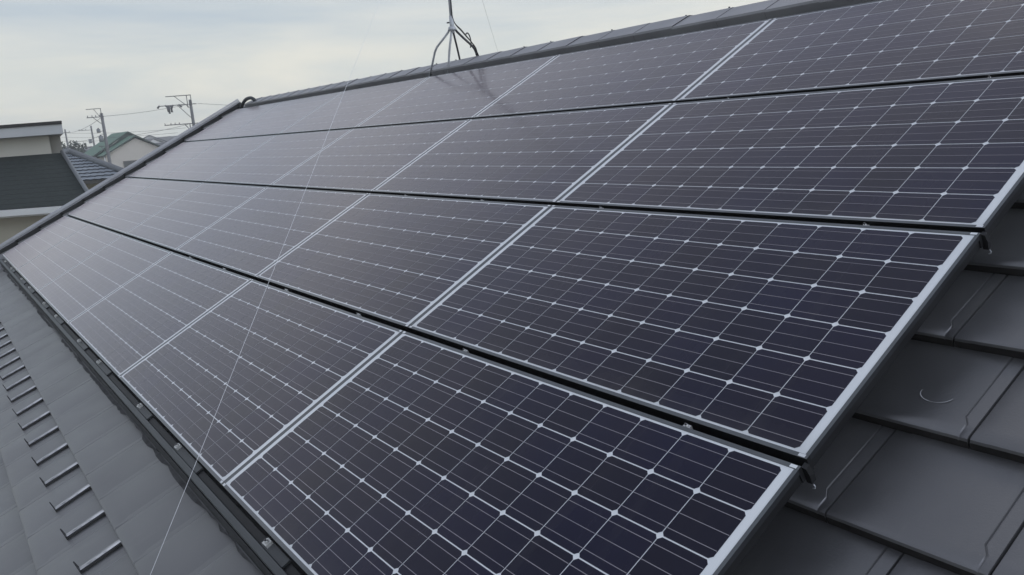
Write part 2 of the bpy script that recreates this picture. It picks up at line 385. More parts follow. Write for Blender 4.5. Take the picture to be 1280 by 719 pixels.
# gutter along the eave
gt = MB()
gp = [(ye-.12+.055*math.cos(t), ze+.02+.055*math.sin(t)) for t in [math.pi+math.pi*i/8 for i in range(9)]]
gp += [(ye-.12+.050, ze+.02), (ye-.12-.050, ze+.02)][:0]
for i in range(8):
    a, b_ = gp[i], gp[i+1]
    gt.face([(-UL-HL.x, a[0]-HL.y, a[1]), (-UR-HL.x, a[0]-HL.y, a[1]), (-UR-HL.x, b_[0]-HL.y, b_[1]), (-UL-HL.x, b_[0]-HL.y, b_[1])], M['trim_dark'])
gt.build('gutter', house)
# ridge: angle cap tiles ~.30 long, dark skirt below, small nails at the joints
rb = MB(); rk = MB(); x = -UL-.03; i = 0
sk = MB()
pk = rp(0, 3.41, 0.004); yp = pk.y
joints = []
xs = -3.483+.0; xs -= math.ceil((UL-3.483)/.30)*.30
x = xs
while x < -UR:
    if x+.29 < -9.45: x += .30; continue
    xa, xb = max(x+.0015, -9.45), min(x+.301, -UR+.02)
    up_ = .004 if False else rng.uniform(-.0015, .0015)
    for side in (1, -1):
        P = [rp(0, 3.245, -.075), rp(0, 3.240, .012), rp(0, 3.246, .0225), rp(0, 3.395, .012), pk]
        lift = (0.0, .0032)                                   # each cap laps over the next
        A = []; B = []
        for q in P:
            yy = q.y if side == 1 else 2*yp-q.y
            A.append((xa-HL.x, yy-HL.y, q.z+up_+lift[0])); B.append((xb+.004-HL.x, yy-HL.y, q.z+up_+lift[1]))
        for t in range(len(P)-1):
            rb.face([A[t], B[t], B[t+1], A[t+1]], M['ridge'] if t else M['ridge'])
        for t in range(len(P)-1):                              # rim of the lapping end
            a, b_ = B[t], B[t+1]
            rb.face([a, b_, (b_[0]-.001, b_[1], b_[2]-.004), (a[0]-.001, a[1], a[2]-.004)], M['ridge_skirt'])
    # nail head on top of the joint
    if random.random() < .8:
        rb.tube([(xb-.03-HL.x, yp-.004-HL.y, pk.z), (xb-.03-HL.x, yp-.004-HL.y, pk.z+.010)], .005, M['trim_dark'], 6)
    x += .30
# mortar / dark joint under the caps
for side in (1, -1):
    q1, q2 = rp(0, 3.252, -.02), rp(0, 3.258, -.14)
    y1, y2 = (q1.y, q2.y) if side == 1 else (2*yp-q1.y, 2*yp-q2.y)
    sk.face([(-UL-HL.x, y2-HL.y, q2.z), (-UR-HL.x, y2-HL.y, q2.z), (-UR-HL.x, y1-HL.y, q1.z), (-UL-HL.x, y1-HL.y, q1.z)], M['ridge_skirt'])
rdg = rb.build('ridge_cap', house)
sk.build('ridge_mortar', rdg)
# ring-shaped scuff on one tile
sm_ = MB(); su, sv = -0.0761, 1.1711
for a0 in range(170, 350, 9):
    A = []
    for a in (a0, a0+9):
        hwid = .0009*(.35+.65*abs(math.sin(R((a-170)*1.7))))
        for rr in (.030-hwid, .030+hwid):
            uu = su-rr*1.15*math.cos(R(a)); vv = sv+rr*.95*math.sin(R(a)); A.append(hp(uu, vv, -.117-.03*(vv-1.063)/CP+.0036))
    sm_.face([A[0], A[1], A[3], A[2]], M['mark'])
so_ = sm_.build('scuff_mark', house); so_['label'] = 'pale ring-shaped scuff on a roof tile'

# ------------------------------------------------------------------ solar panels
PU, PV = 1.6027, .7937
CU, CV = .12861, .12385                  # cell pitch
PW, PH = 1.6010, .7735                    # outer size
MU, MVV = (PW-12*CU)/2, (PH-6*CV)/2
def make_panel():
    root = thing('solar_panel', '', 'solar panel', (0,0,0), ROT, 'solar panels of the roof array')
    f = MB(); L = .0085; H = .036; lz = .0010
    # long members (along x) and short members, butted
    for y0, y1, fr in ((0, L+.002, 1), (PH-L-.002, PH, 1)):
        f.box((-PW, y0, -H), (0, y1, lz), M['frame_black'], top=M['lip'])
    for x0, x1 in ((-PW, -PW+L), (-L, 0)):
        f.box((x0, L+.0025, -.012), (x1, PH-L-.0025, lz), M['frame_side'], top=M['lip'])
        i0, i1 = (x0+.003, x1) if x0 < -1 else (x0, x1-.003)
        f.box((i0, L+.0025, -H), (i1, PH-L-.0025, -.0122), M['frame_black'])  # lower frame side black: its shadow painted into the colour
    f.build('frame', root)
    c = MB(); e0 = .0005
    c.face([(-PW+L, L, 0), (-L, L, 0), (-L, PH-L, 0), (-PW+L, PH-L, 0)], M['backsheet'])
    # white tabs on the corner keys of the frame
    for x0, x1 in ((-PW+.0055, -PW+.021), (-.021, -.0055)):
        for y0, y1 in ((.0015, .0095), (PH-.0095, PH-.0015)):
            c.face([(x0,y0,lz+.0006),(x1,y0,lz+.0006),(x1,y1,lz+.0006),(x0,y1,lz+.0006)], M['backsheet'])
    ch = .0075; gu, gv = .0011, .0017
    for i in range(12):
        for j in range(6):
            x1 = -MU - i*CU - gu; x0 = -MU-(i+1)*CU+gu; y0 = MVV+j*CV+gv; y1 = MVV+(j+1)*CV-gv
            c.face([(x0+ch,y0,e0),(x1-ch,y0,e0),(x1,y0+ch,e0),(x1,y1-ch,e0),(x1-ch,y1,e0),(x0+ch,y1,e0),(x0,y1-ch,e0),(x0,y0+ch,e0)], M['cell'])
            for q in (1/6, .5, 5/6):
                yc = y0+(y1-y0)*q; hb = .00072
                c.face([(x0+.001,yc-hb,e0*2),(x1-.001,yc-hb,e0*2),(x1-.001,yc+hb,e0*2),(x0+.001,yc+hb,e0*2)], M['busbar'])
    c.build('cell_sheet', root)
    return root
ROWN = ['bottom row by the eave', 'second row up from the eave', 'third row up from the eave', 'top row under the ridge']
COLN = ['rightmost', 'second from the right', 'third from the right', 'fourth from the right', 'fifth from the right', 'leftmost']
proto = None
for r_ in range(4):
    for c_ in range(6):
        u0 = c_*PU + .0183 - MU; v0 = r_*PV + .03455 - MVV
        loc = rp(u0, v0, 0); lab = 'solar panel in the %s, %s' % (ROWN[r_], COLN[c_])
        if proto is None:
            proto = make_panel(); proto.location = loc; proto['label'] = lab
        else: dup(proto, loc, lab)
V0 = .03455-MVV; UA = .0183-MU; UB = UA+5*PU+PW

# ------------------------------------------------------------------ mounting rails in the gaps between rows
def clamp(parent, x, y, z, s=1.0, name='clamp'):
    b = MB()
    b.box((x-.012*s, y-.010*s, z-.012), (x+.012*s, y+.010*s, z), M['steel'])
    b.box((x-.022*s, y-.011*s, z-.012), (x-.013*s, y+.008*s, z-.004), M['steel'])
    o = b.build(name, parent)
    t = MB(); t.tube([(x, y, z), (x, y, z+.006)], .0062*s, M['steel'], 6); t.tube([(x, y, z+.006), (x, y, z+.011)], .0035*s, M['galv_dark'], 6)
    t.build('bolt', o)
def rail(vc, label, us):
    root = thing('mounting_rail', label, 'rail', rp(0, vc, 0), ROT, 'mounting rails between panel rows')
    b = MB()
    b.box((-UB-.01, -.030, -.098), (-UA-.09, .030, -.046), M['rail'])
    b.build('rail_bar', root)
    e_ = MB(); e_.prism([(-UA-.004, -.006), (-UA+.006, -.009), (-UA+.010, -.028), (-UA+.008, -.050), (-UA-.004, -.050)], -.007, .007, M['rail'], ax=1)
    e_.tube([(-UA+.010, -.006, -.050), (-UA+.013, -.007, -.054), (-UA+.012, -.008, -.059), (-UA+.007, -.009, -.060)], .0014, M['galv'], 6)
    e_.build('end_bracket', root)
    for u in us: clamp(root, -u, -.003, -.007, .7)
for r_, nm, us in ((1, 'black mounting rail in the gap between the bottom and second panel rows', (.29, 1.21, 1.98, 2.75, 3.7, 4.4)),
                   (2, 'black mounting rail in the gap between the second and third panel rows', (.285, 1.32, 2.1, 2.8)),
                   (3, 'black mounting rail in the gap between the third and top panel rows', (.3, 1.3))):
    rail(V0+r_*PV-(PV-PH)/2, nm, us)

# ------------------------------------------------------------------ trim along the eave edge of the array
tr = thing('eave_trim', 'long grey metal trim channel along the eave edge of the solar array', 'trim', rp(0, 0, 0), ROT)
b = MB(); x0, x1 = -UB, -UA
b.box((x0, -.0125, -.085), (x1, .010, -.042), M['rail'])                                   # floor of the slot
b.prism([(-.0130, -.095), (-.0130, -.031), (-.0145, -.028), (-.034, -.031), (-.0365, -.035), (-.0375, -.045), (-.0375, -.095)], x0, x1, M['trim'])
b.prism([(-.0380, -.10), (-.0380, -.052), (-.0405, -.050), (-.056, -.100), (-.056, -.106)], x0, x1, M['trim_dark'])
b.build('trim_channel', tr)
f_ = MB()
xx = x0
while xx < x1:                                        # pale flashing lip, showing in lengths
    ln = random.uniform(.25, .9)
    f_.box((xx, -.0600, -.118), (min(xx+ln, x1), -.0568, -.100+random.uniform(0, .003)), M['galv_dark'] if random.random() < .5 else M['trim']); xx += ln+random.uniform(.004, .2)
f_.build('flashing_lip', tr)
k_ = MB(); xx = x0; ph = 0
pv_ = -.068
while xx < x1:                                        # ragged dull strip laid along the tile
    nx = xx+random.uniform(.02, .07); nv = min(-.062, max(-.078, pv_+random.uniform(-.012, .012)))
    zt = lambda v: -.117-.03*((v-(.784-3*CP))/CP)-.0308*0 if v > .784-3*CP else -.117-.03*((v-(.784-4*CP))/CP)
    k_.face([(xx, -.060, zt(-.060)+.003), (xx, pv_, zt(pv_)+.0022), (nx, nv, zt(nv)+.0022), (nx, -.060, zt(-.060)+.003)], M['dull_strip'])
    xx, pv_ = nx, nv
k_.build('ragged_strip', tr, weld=True)
k_ = MB()
for u, ln in ((.3, .2), (1.186, .16), (2.132, .3), (2.759, .2), (3.73, .3), (4.36, .25), (5.33, .3), (5.96, .2), (6.93, .3), (7.56, .3), (8.5, .3)):
    k_ = MB(); k_.box((-u-.03, -.0122, -.0415), (-u-.03+ln, .0145, -.0345), M['trim']); k_.build('slot_cover', tr)
for u in (.3, 1.186, 2.132, 2.759, 3.73, 4.36, 5.33, 5.96, 6.93, 7.56, 8.5, 9.2): clamp(tr, -u, .003, -.024, 1.0)

# ------------------------------------------------------------------ snow guards
sg = thing('snow_guard', '', 'snow guard', (0,0,0), (TH-R(6.14),0,0), 'row of snow guards on the eave tiles')
b = MB()
# folded strap: emerges under the course above, runs down the tile
for (ya_, yb_, za_, zb_) in ((-.158, .03, .0, .006),):
    pr = [(-.0215, .0), (-.0205, .0065), (-.011, .0075), (-.008, .0125), (.008, .0125), (.011, .0075), (.0205, .0065), (.0215, .0)]
    A = [(p[0], ya_, p[1]) for p in pr]; B = [(p[0], yb_, p[1]+.003) for p in pr]
    for i in range(len(pr)-1):
        b.face([A[i], A[i+1], B[i+1], B[i]], M['snow'] if i in (2, 3, 4) else M['snow_dark'])  # bright rib, dark sides: highlight and shade put into the colours
    b.face(A, M['snow_dark'])
b.build('strap', sg)
b = MB()
fl = [(-.0225, 0), (.0225, 0), (.021, .010), (.005, .040), (-.003, .043), (-.012, .030), (-.018, .012)]
b.prism([(p[0], p[1]) for p in fl], -.162, -.1585, M['snow_dark'], ax=1)
b.build('upstand', sg)
GP = TW
gz = lambda v: -.117-.03*((v-(.784-4*CP-CP))/CP)+.003
for i in range(19):
    u = 1.742+GP*i
    loc = rp(u, -.322, -.117-.03*(.286/CP)+.002)
    lab = ('steel snow guard nearest the camera, at the bottom edge of the photo' if i == 0 else
           'steel snow guard on the eave tiles, %s from the near end of its row' % ORD[i])
    if i == 0: sg.location = loc; sg['label'] = lab
    else: dup(sg, loc, lab, rot=(TH-R(6.14), 0, random.uniform(-.05, .05)))

# ------------------------------------------------------------------ antenna mast on the ridge
def ray_at(px, py, v=None, z=None):
    d = ray(px, py)
    # roof coords of camera and direction
    def rc(P): return Vector((-P.x, P.y*CT+P.z*ST, -P.y*ST+P.z*CT))
    c = rc(CAM-Vector((0,0,Z0))); dd = rc(d)
    t = (v-c.y)/dd.y if v is not None else (z-c.z)/dd.z
    q = c+dd*t; return rp(q.x, q.y, q.z)
top = ray_at(565, 33, v=3.42); b1 = ray_at(537, 97, v=3.232); b2 = ray_at(560, 95, v=3.232)
b3 = ray_at(576, 80, v=3.60); b4 = ray_at(599, 74, v=3.60)
an = thing('antenna_mast', 'grey four-legged antenna mast standing on the ridge with a black cable', 'antenna mast', (top.x, top.y, pk.z+.01))
AO = an.location.copy()
def leg(bp, kn, mt, r=.0085):
    b = MB(); tp = top-Vector((0,0,.012)); out = (kn-top); out.z = 0; out.normalize()
    p1_ = tp+out*.02+Vector((0,0,.006)); p2_ = tp.lerp(kn, .22)+Vector((0,0,.004))
    pts = [tp, p1_, p2_, tp.lerp(kn, .55), tp.lerp(kn, .85), kn.lerp(tp, .06).lerp(bp, .03), kn.lerp(bp, .12), kn.lerp(bp, .5), bp]
    b.tube([p-AO for p in pts], r, mt, 8)
    b.box(tuple(bp-AO-Vector((.02,.015,.012))), tuple(bp-AO+Vector((.02,.015,.004))), mt)
    b.build('leg', an)
k4 = ray_at(592, 59, v=3.55)
leg(b1, ray_at(544.5, 61, v=3.29), M['galv']); leg(b2, ray_at(562, 60, v=3.31), M['galv']); leg(b3, ray_at(571, 58, v=3.52), M['galv_dark'], .008); leg(b4, k4, M['galv_dark'], .009)
b = MB(); b.tube([top-Vector((0,0,.05))-AO, top+Vector((0,0,.075))-AO], .017, M['galv'], 12)
b.tube([top+Vector((0,0,.03))-AO, top+Vector((-.035,-.02,.03))-AO], .006, M['galv_dark'], 6)
b.tube([top+Vector((0,0,-.005))-AO, top+Vector((0,0,-.03))-AO], .028, M['galv'], 12, r1=.034); b.build('collar', an)
mtop = top+Vector((0,0,1.28))
b = MB(); b.tube([top-Vector((0,0,.03))-AO, mtop-AO], .0125, M['galv'], 12); b.build('mast', an)
b = MB(); b.tube([mtop-Vector((0,0,.03))-AO, mtop-Vector((0,0,.015))-AO], .03, M['galv'], 12); b.build('guy_ring', an)
b = MB()
o4 = (b4-top); o4.z = 0; o4.normalize()
def bz(pts, n=14):
    P = [Vector(p) for p in pts]; out_ = []
    for s in range(len(P)-1):
        p0 = P[max(s-1, 0)]; p1 = P[s]; p2 = P[s+1]; p3 = P[min(s+2, len(P)-1)]
        for i in range(n):
            t = i/n; out_.append(.5*((2*p1)+(p2-p0)*t+(2*p0-5*p1+4*p2-p3)*t*t+(3*p1-p0-3*p2+p3)*t*t*t))
    out_.append(P[-1]); return out_
kn4 = k4.copy()
for dx, dz in ((0, .012), (.012, .004), (-.008, .02)):
    q = [mtop-Vector((0,0,.2)), top+Vector((.012,0,.25)), top+Vector((.014,.006,.05)), top.lerp(kn4, .45)+o4*.012+Vector((dx*.5,0,.02+dz)), kn4+Vector((dx,0,dz+.006)), kn4.lerp(b4, .5)+Vector((dx,0,dz)), b4+Vector((dx,0,dz-.02))]
    b.tube([p-AO for p in bz(q)], .0042, M['cable'], 6)
lp = top.lerp(kn4, .55)+o4*.02+Vector((0,0,.02))
b.tube([p-AO for p in bz([lp, lp+o4*.03+Vector((0,0,.02)), lp+o4*.06, lp+o4*.075-Vector((0,0,.05)), lp+o4*.06-Vector((0,0,.09))])], .005, M['cable'], 6)
b.tube([kn4.lerp(b4, .55)-AO+Vector((0,0,.0)), b4-AO], .013, M['cable'], 8)
b.build('cable', an)
# guy wires
def wire(name, label, a, c, sag, r, mt, cat='guy wire', group=None, n=24, loc=None):
    root = MB(); L0 = (a+c)/2 if loc is None else loc
    pts = [a.lerp(c, i/n)-Vector((0,0,sag*4*(i/n)*(1-i/n)))-L0 for i in range(n+1)]
    root.tube(pts, r, mt, 6); o = root.build(name); o.location = L0
    return tag(o, label, cat, group)
endw = ray_at(158, 792, z=-.13)
gtop = mtop-Vector((0,0,.022))
wire('guy_wire', 'thin pale guy wire crossing in front of the panels down to the eave', gtop, endw, .035, .0008, M['guy'])
# rear guy wire: to the back slope along the sight line of (628, 95)
d = ray(633, 100); t = (yp+1.9-CAM.y)/d.y; e2 = CAM+d*t
wire('guy_wire', 'thin dark guy wire right of the mast, running down behind the ridge', gtop, e2, .01, .0008, M['galv_dark'])

# conduit hoop at the far end of the ridge
cpts = [ray_at(*q, v=3.30) for q in ((302,137),(303.5,130),(307.5,124.5),(313,122.5),(317.5,124.5),(320,128.5))]
cpts = [cpts[0]+Vector((0,0,-.06))]+cpts+[cpts[-1]+Vector((.02,0.02,-.08))]
L0 = cpts[0].copy(); b = MB(); b.tube([p-L0 for p in bz(cpts, 6)], .021, M['conduit'], 10)
o = b.build('cable_conduit'); o.location = L0; tag(o, 'dark bent conduit hoop at the far left end of the ridge', 'conduit')

# ------------------------------------------------------------------ surroundings, in a ground frame turned towards the view
RH = Vector((.58061663, .81417709, 0)); FH = Vector((-.81417709, .58061663, 0)); YAW = math.atan2(RH.y, RH.x)
def gp_(a, d, z=0): return Vector((CAM.x, CAM.y, 0)) + RH*a + FH*d + Vector((0,0,z))

# house with dark shingle roof
A0 = (-15, 22.5)
hA = thing('neighbour_house', 'cream house with dark shingle roof, white gutter and black-topped upper storey at left', 'house', gp_(*A0), (0,0,YAW))
def la(a, d, z): return (a-A0[0], d-A0[1], z)
b = MB()
e_ = [la(-21,17.9,5.93), la(-9.05,17.9,5.93), la(-14.6,28,5.93), la(-26,28,5.93)]
t_ = [la(-19,21,7.065), la(-11.19,21,7.065), la(-13.6,25,7.065), la(-21.4,25,7.065)]
nrow = 12
for i in range(4):
    p, q, r2, s2 = e_[i], e_[(i+1) % 4], t_[(i+1) % 4], t_[i]
    for k in range(nrow):                              # lapped courses
        f0, f1 = k/nrow, (k+1)/nrow
        A = Vector(p).lerp(Vector(s2), f0)+Vector((0,0,.005)); B = Vector(q).lerp(Vector(r2), f0)+Vector((0,0,.005))
        Cc = Vector(q).lerp(Vector(r2), f1); D = Vector(p).lerp(Vector(s2), f1)
        b.face([A, B, Cc, D], M['shingle']); b.face([A-Vector((0,0,.005)), B-Vector((0,0,.005)), B, A], M['coping'])
b.face(t_, M['shingle']); b.face([Vector(q)-Vector((0,0,.02)) for q in e_], M['fascia'])
ro = b.build('roof', hA)
b = MB(); b.tube([Vector(e_[1])+Vector((0,0,.03)), Vector(t_[1])+Vector((0,0,.03))], .05, M['hipbar'], 8); b.build('hip_cap', ro)
b = MB()
b.prism([(17.80-A0[1], 5.79), (17.88-A0[1], 5.75), (17.93-A0[1], 5.79), (17.93-A0[1], 5.92), (17.78-A0[1], 5.92)], -21-A0[0], -9.0-A0[0], M['white_gutter'])
b.build('gutter', hA)
def skew(a0, a1, d0, d1, z0, z1, mt, kx=.56):
    b = MB(); q = [la(a0,d0,0), la(a1,d0,0), la(a1-kx*(d1-d0),d1,0), la(a0-kx*(d1-d0),d1,0)]
    b.prism([(p[0], p[1]) for p in q], z0, z1, mt, ax=2); return b
b = skew(-20.4, -9.75, 18.6, 27.4, 0, 5.9, M['beige']); b.build('wall', hA)
b = skew(-18.6, -11.47, 21.02, 24.7, 6.9, 7.6, M['cream'], .6); b.build('upper_wall', hA)
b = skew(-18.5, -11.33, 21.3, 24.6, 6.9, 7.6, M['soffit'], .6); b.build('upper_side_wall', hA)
b = skew(-19, -10.86, 20.6, 25.2, 7.53, 7.765, M['fascia'], .56)
fa = b.build('upper_roof_slab', hA)
b = skew(-19.03, -10.83, 20.56, 25.25, 7.768, 7.845, M['coping'], .56); b.build('coping', fa)

# house with blue-grey tile courses
B0 = (-18.5, 36)
hB = thing('neighbour_house', 'low beige house with striped blue-grey tile hip roof, between the shingle and green roofs', 'house', gp_(*B0), (0,0,YAW))
def lb(a, d, z): return Vector((a-B0[0], d-B0[1], z))
eL, eR = lb(-24, 32, 5.93), lb(-14.4, 32, 5.93)
tL, tR = lb(-21.5, 36.4, 6.99), lb(-19.0, 36.4, 6.99)
b = MB(); nr = 9
for k in range(nr):
    f0, f1 = k/nr, (k+1)/nr
    A, B, Cc, D = eL.lerp(tL, f0), eR.lerp(tR, f0), eR.lerp(tR, f1), eL.lerp(tL, f1)
    up1 = Vector((0,0,.062)); 
    # tiles along the course: shallow waves in the front edge
    nn = 30
    for i in range(nn):
        a0, a1 = A.lerp(B, i/nn), A.lerp(B, (i+1)/nn); d0, d1 = D.lerp(Cc, i/nn), D.lerp(Cc, (i+1)/nn)
        am = a0.lerp(a1, .6)-Vector((0,0,.022)); dm = d0.lerp(d1, .6)-Vector((0,0,.022))
        b.face([a0+up1, am+up1, dm+up1*.2, d0+up1*.2], M['btile']); b.face([am+up1, a1+up1, d1+up1*.2, dm+up1*.2], M['btile'])
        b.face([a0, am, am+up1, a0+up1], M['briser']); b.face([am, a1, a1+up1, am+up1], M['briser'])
bR2, bL2 = lb(-19.4, 41, 5.93), lb(-28, 41, 5.93); tR2, tL2 = tR+Vector((0,.4,0)), tL+Vector((0,.4,0))
b.face([eR, bR2, tR2, tR], M['btile']); b.face([bR2, bL2, tL2, tR2], M['btile']); b.face([bL2, eL, tL, tL2], M['btile']); b.face([tL, tR, tR2, tL2], M['btile'])
rB = b.build('roof', hB)
b = MB(); b.tube([eR+Vector((0,0,.06)), tR+Vector((0,0,.10))], .13, M['hipbar'], 8); b.tube([tL+Vector((0,0,.1)), tR+Vector((0,0,.1))], .13, M['hipbar'], 8); b.build('hip_cap', rB)
b = MB(); b.box(lb(-24,31.95,5.80), lb(-14.4,32.0,5.90), M['winframe']); b.build('gutter', hB)
b = MB(); b.prism([(p.x, p.y) for p in (lb(-23.4,32.7,0), lb(-15.1,32.7,0), lb(-19.6,40.4,0), lb(-27.5,40.4,0))], 0, 5.9, M['beige'], ax=2); b.build('wall', hB)

# house with green gabled roofs
c0 = (-44.15, 100.)
hC = thing('neighbour_house', 'pale house with green stepped gable roof and a dark window', 'house', gp_(*c0), (0,0,YAW+R(36)))
hw, ez, pz = 3.95, 6.22, 8.35
b = MB(); b.prism([(-hw+.35, 0), (hw-.35, 0), (hw-.35, ez+.2), (0, pz-.16), (-hw+.35, ez+.2)], .45, 9, M['pinkwall'], ax=1); wC = b.build('wall', hC)
def gable(y0, y1, hw, ez, pz, th, mt, edge):
    b = MB()
    for s in (-1, 1):
        A, B = Vector((0, y0, pz)), Vector((s*hw, y0, ez)); C_, D = Vector((s*hw, y1, ez)), Vector((0, y1, pz)); dz = Vector((0,0,th))
        b.face([A+dz, B+dz, C_+dz, D+dz], mt); b.face([A, B, C_, D], edge)
        b.face([A, B, B+dz, A+dz], edge); b.face([D, C_, C_+dz, D+dz], edge); b.face([B, C_, C_+dz, B+dz], edge)
    return b
gable(0, 4.6, hw, ez, pz, .16, M['green'], M['green_dark']).build('front_roof', hC)
gable(3.6, 13.5, hw+.45, ez+.02, pz+.55, .2, M['green'], M['green_dark']).build('rear_roof', hC)
b = MB(); b.prism([(-hw-.35, ez-.1), (hw+.35, ez-.1), (0, pz+.56)], 3.75, 3.9, M['green_dark'], ax=1); b.build('rear_gable', hC)
b = MB(); b.box((-hw+.3, 9.05, 0), (hw-.3, 12.6, 6.1), M['pinkwall']); b.build('rear_wall', hC)
b = MB(); b.box((-1.75, .36, 4.35), (.15, .449, 5.55), M['winframe']); wn = b.build('window', hC)
b = MB(); b.box((-1.65, .345, 4.43), (-.82, .359, 5.45), M['glassdark']); b.box((-.76, .345, 4.43), (.05, .359, 5.45), M['glassdark']); b.build('pane', wn)
b = MB(); b.tube([(-hw+.2, .3, 0), (-hw+.2, .3, 6.2)], .06, M['white_gutter'], 8); b.build('downpipe', hC)

# utility poles
def pole_at(a, d, h, label, r=.17, lean=0):
    t = thing('utility_pole', label, 'utility pole', gp_(a, d), (0, 0, YAW), 'utility poles on the skyline')
    b = MB(); b.tube([(0,0,0), (lean*.3,0,h*.5), (lean,0,h)], r*1.15, M['concrete'], 10, r1=r*.8); b.build('pole', t)
    return t
def arm(t, x0, x1, z, th=.07, y=-.16, pins=(), r=.05):
    b = MB(); b.box((x0, y-th/2, z-th/2), (x1, y+th/2, z+th/2), M['arm']); o = b.build('crossarm', t)
    for px in pins:
        q = MB(); q.tube([(px, y, z+th/2), (px, y, z+.12), (px, y, z+.24)], r, M['insul'], 8, r1=r*.6); q.build('insulator', o)
    return o
def brace(t, p, q, r=.035):
    b = MB(); b.tube([p, q], r, M['arm'], 6); b.build('brace', t)
p2 = pole_at(-36.2, 98, 12.1, 'tall concrete utility pole with three long crossarms, right of the green roof', .20)
arm(p2, -2.75, .22, 12.62, .09); 
brace(p2, (-.30,-.16,12.6), (-.30,-.16,11.2), .045); brace(p2, (.17,-.16,12.6), (.17,-.16,11.6), .045); brace(p2, (-1.75,-.16,12.6), (-.15,-.16,11.2), .04)
o2 = arm(p2, -3.55, .75, 11.58, .09); brace(p2, (-1.55,-.16,11.6), (.1,-.16,9.8), .04)
arm(p2, -3.35, .95, 9.35, .10, pins=(-3.3,-2.6,-2.1,-1.6), r=.06); brace(p2, (-1.0,-.16,9.35), (-.1,-.16,8.2), .05); brace(p2, (-.38,-.16,9.3), (-.38,-.16,8.1), .06)
arm(p2, -1.4, .3, 7.75, .08)
for px, dx, dz in ((-3.6,-.28,-.25),(-2.95,.35,-.35),(-2.75,.1,-.75),(-2.5,-.05,-.95),(-2.3,.05,-.8),(-2.0,-.3,-.45),(-1.35,.3,-.28)):
    q = MB(); pts = [(px,-.16,11.62), (px+dx*.5,-.16,11.62+dz*.4), (px+dx,-.16,11.6+dz)]
    q.tube(pts, .10, M['insul'], 8, r1=.12); q.build('insulator', o2)
p1 = pole_at(-43.95, 92, 11.05, 'concrete utility pole in front of the green roof, with grey transformers', .19)
arm(p1, -1.55, .1, 11.55, .07); brace(p1, (.05,-.16,11.5), (.05,-.16,10.8), .04); brace(p1, (-.7,-.16,11.5), (-.1,-.16,10.6), .03)
arm(p1, -1.6, .3, 10.65, .08, pins=(-1.5,-1.0,-.6,-.15), r=.05); brace(p1, (-.9,-.16,10.6), (-.1,-.16,9.9), .035)
for px, z0, z1, r in ((-.5, 8.95, 9.35, .19), (-.35, 7.95, 8.6, .24)):
    q = MB(); q.tube([(px,-.3,z0), (px,-.3,z1)], r, M['trans'], 12); q.tube([(px,-.3,z1), (px,-.3,z1+.12)], r*.4, M['insul'], 8); q.build('transformer', p1)
arm(p1, -.6, 0, 9.1, .06); arm(p1, -.5, 0, 8.3, .06)
arm(p1, -.8, .5, 7.45, .07); brace(p1, (-.6,-.16,7.4), (-.1,-.16,6.8), .035)
p3 = pole_at(-69., 140, 11.2, 'thin leaning utility pole left of the green roof with a small transformer', .16)
arm(p3, -2.1, .2, 10.5, .07, pins=(-2.0,-1.5,-.9), r=.07)
q = MB(); q.tube([(-.4,-.25,8.3), (-.4,-.25,9.0)], .26, M['trans'], 10); q.build('transformer', p3)
arm(p3, -.5, 0, 8.6, .06)
p4 = pole_at(-78.7, 150, 11.2, 'distant utility pole just right of the black-topped upper storey', .17)
arm(p4, -.9, .9, 10.6, .08, pins=(-.8,.8), r=.06)
# power lines
def pl(a0, a1, sag, label): wire('power_line', label, gp_(*a0), gp_(*a1), sag, .022, M['line'], 'power line', 'overhead power lines', 20)
pl((-78.7,150,10.6), (-43.95,92.2,10.7), .5, 'power line from the distant pole up to the pole with transformers')
pl((-78.7,150,9.4), (-43.95,92.2,8.9), .6, 'lower power line sagging from the distant pole towards the transformer pole')
pl((-43.95,92.2,10.7), (-36.9,98.2,11.55), .15, 'power line joining the transformer pole and the long-armed pole')
pl((-43.95,92.2,8.3), (-36.9,98.2,9.3), .2, 'lower power line between the transformer pole and the long-armed pole')
pl((-35.4,98.2,11.6), (-10,125,9.8), .4, 'power line dropping right from the long-armed pole behind the ridge')

# far houses
def far_house(a, d, w, dp, ez, pz, wm, rm, yaw, label, nwin=2):
    t = thing('distant_house', label, 'house', gp_(a, d), (0,0,YAW+R(yaw)), 'far houses along the skyline')
    b = MB(); b.prism([(-w/2+.3,0),(w/2-.3,0),(w/2-.3,ez),(0,pz-.12),(-w/2+.3,ez)], .3, dp-.3, M[wm], ax=1); w_ = b.build('wall', t)
    b = MB(); 
    for s in (-1,1):
        for dz, mt in ((.0, rm),):
            A, B, C_, D = Vector((0,0,pz)), Vector((s*w/2,0,ez)), Vector((s*w/2,dp,ez)), Vector((0,dp,pz)); th = Vector((0,0,.15))
            b.face([A+th,B+th,C_+th,D+th], M[rm]); b.face([A,B,B+th,A+th], M[rm]); b.face([B,C_,C_+th,B+th], M[rm]); b.face([D,C_,C_+th,D+th], M[rm]); b.face([A,B,C_,D], M[rm])
    b.build('roof', t)
    for k in range(nwin):
        xc = -w/4+k*(w/2)
        q = MB(); q.box((xc-.6,.22,ez-1.7),(xc+.6,.298,ez-.5), M['glassdark']); q.build('window', t)
def at(px, py, d):
    r_ = ray(px, py); tt = d/r_.dot(FH); P = CAM+r_*tt; return (P-CAM).dot(RH), P.z
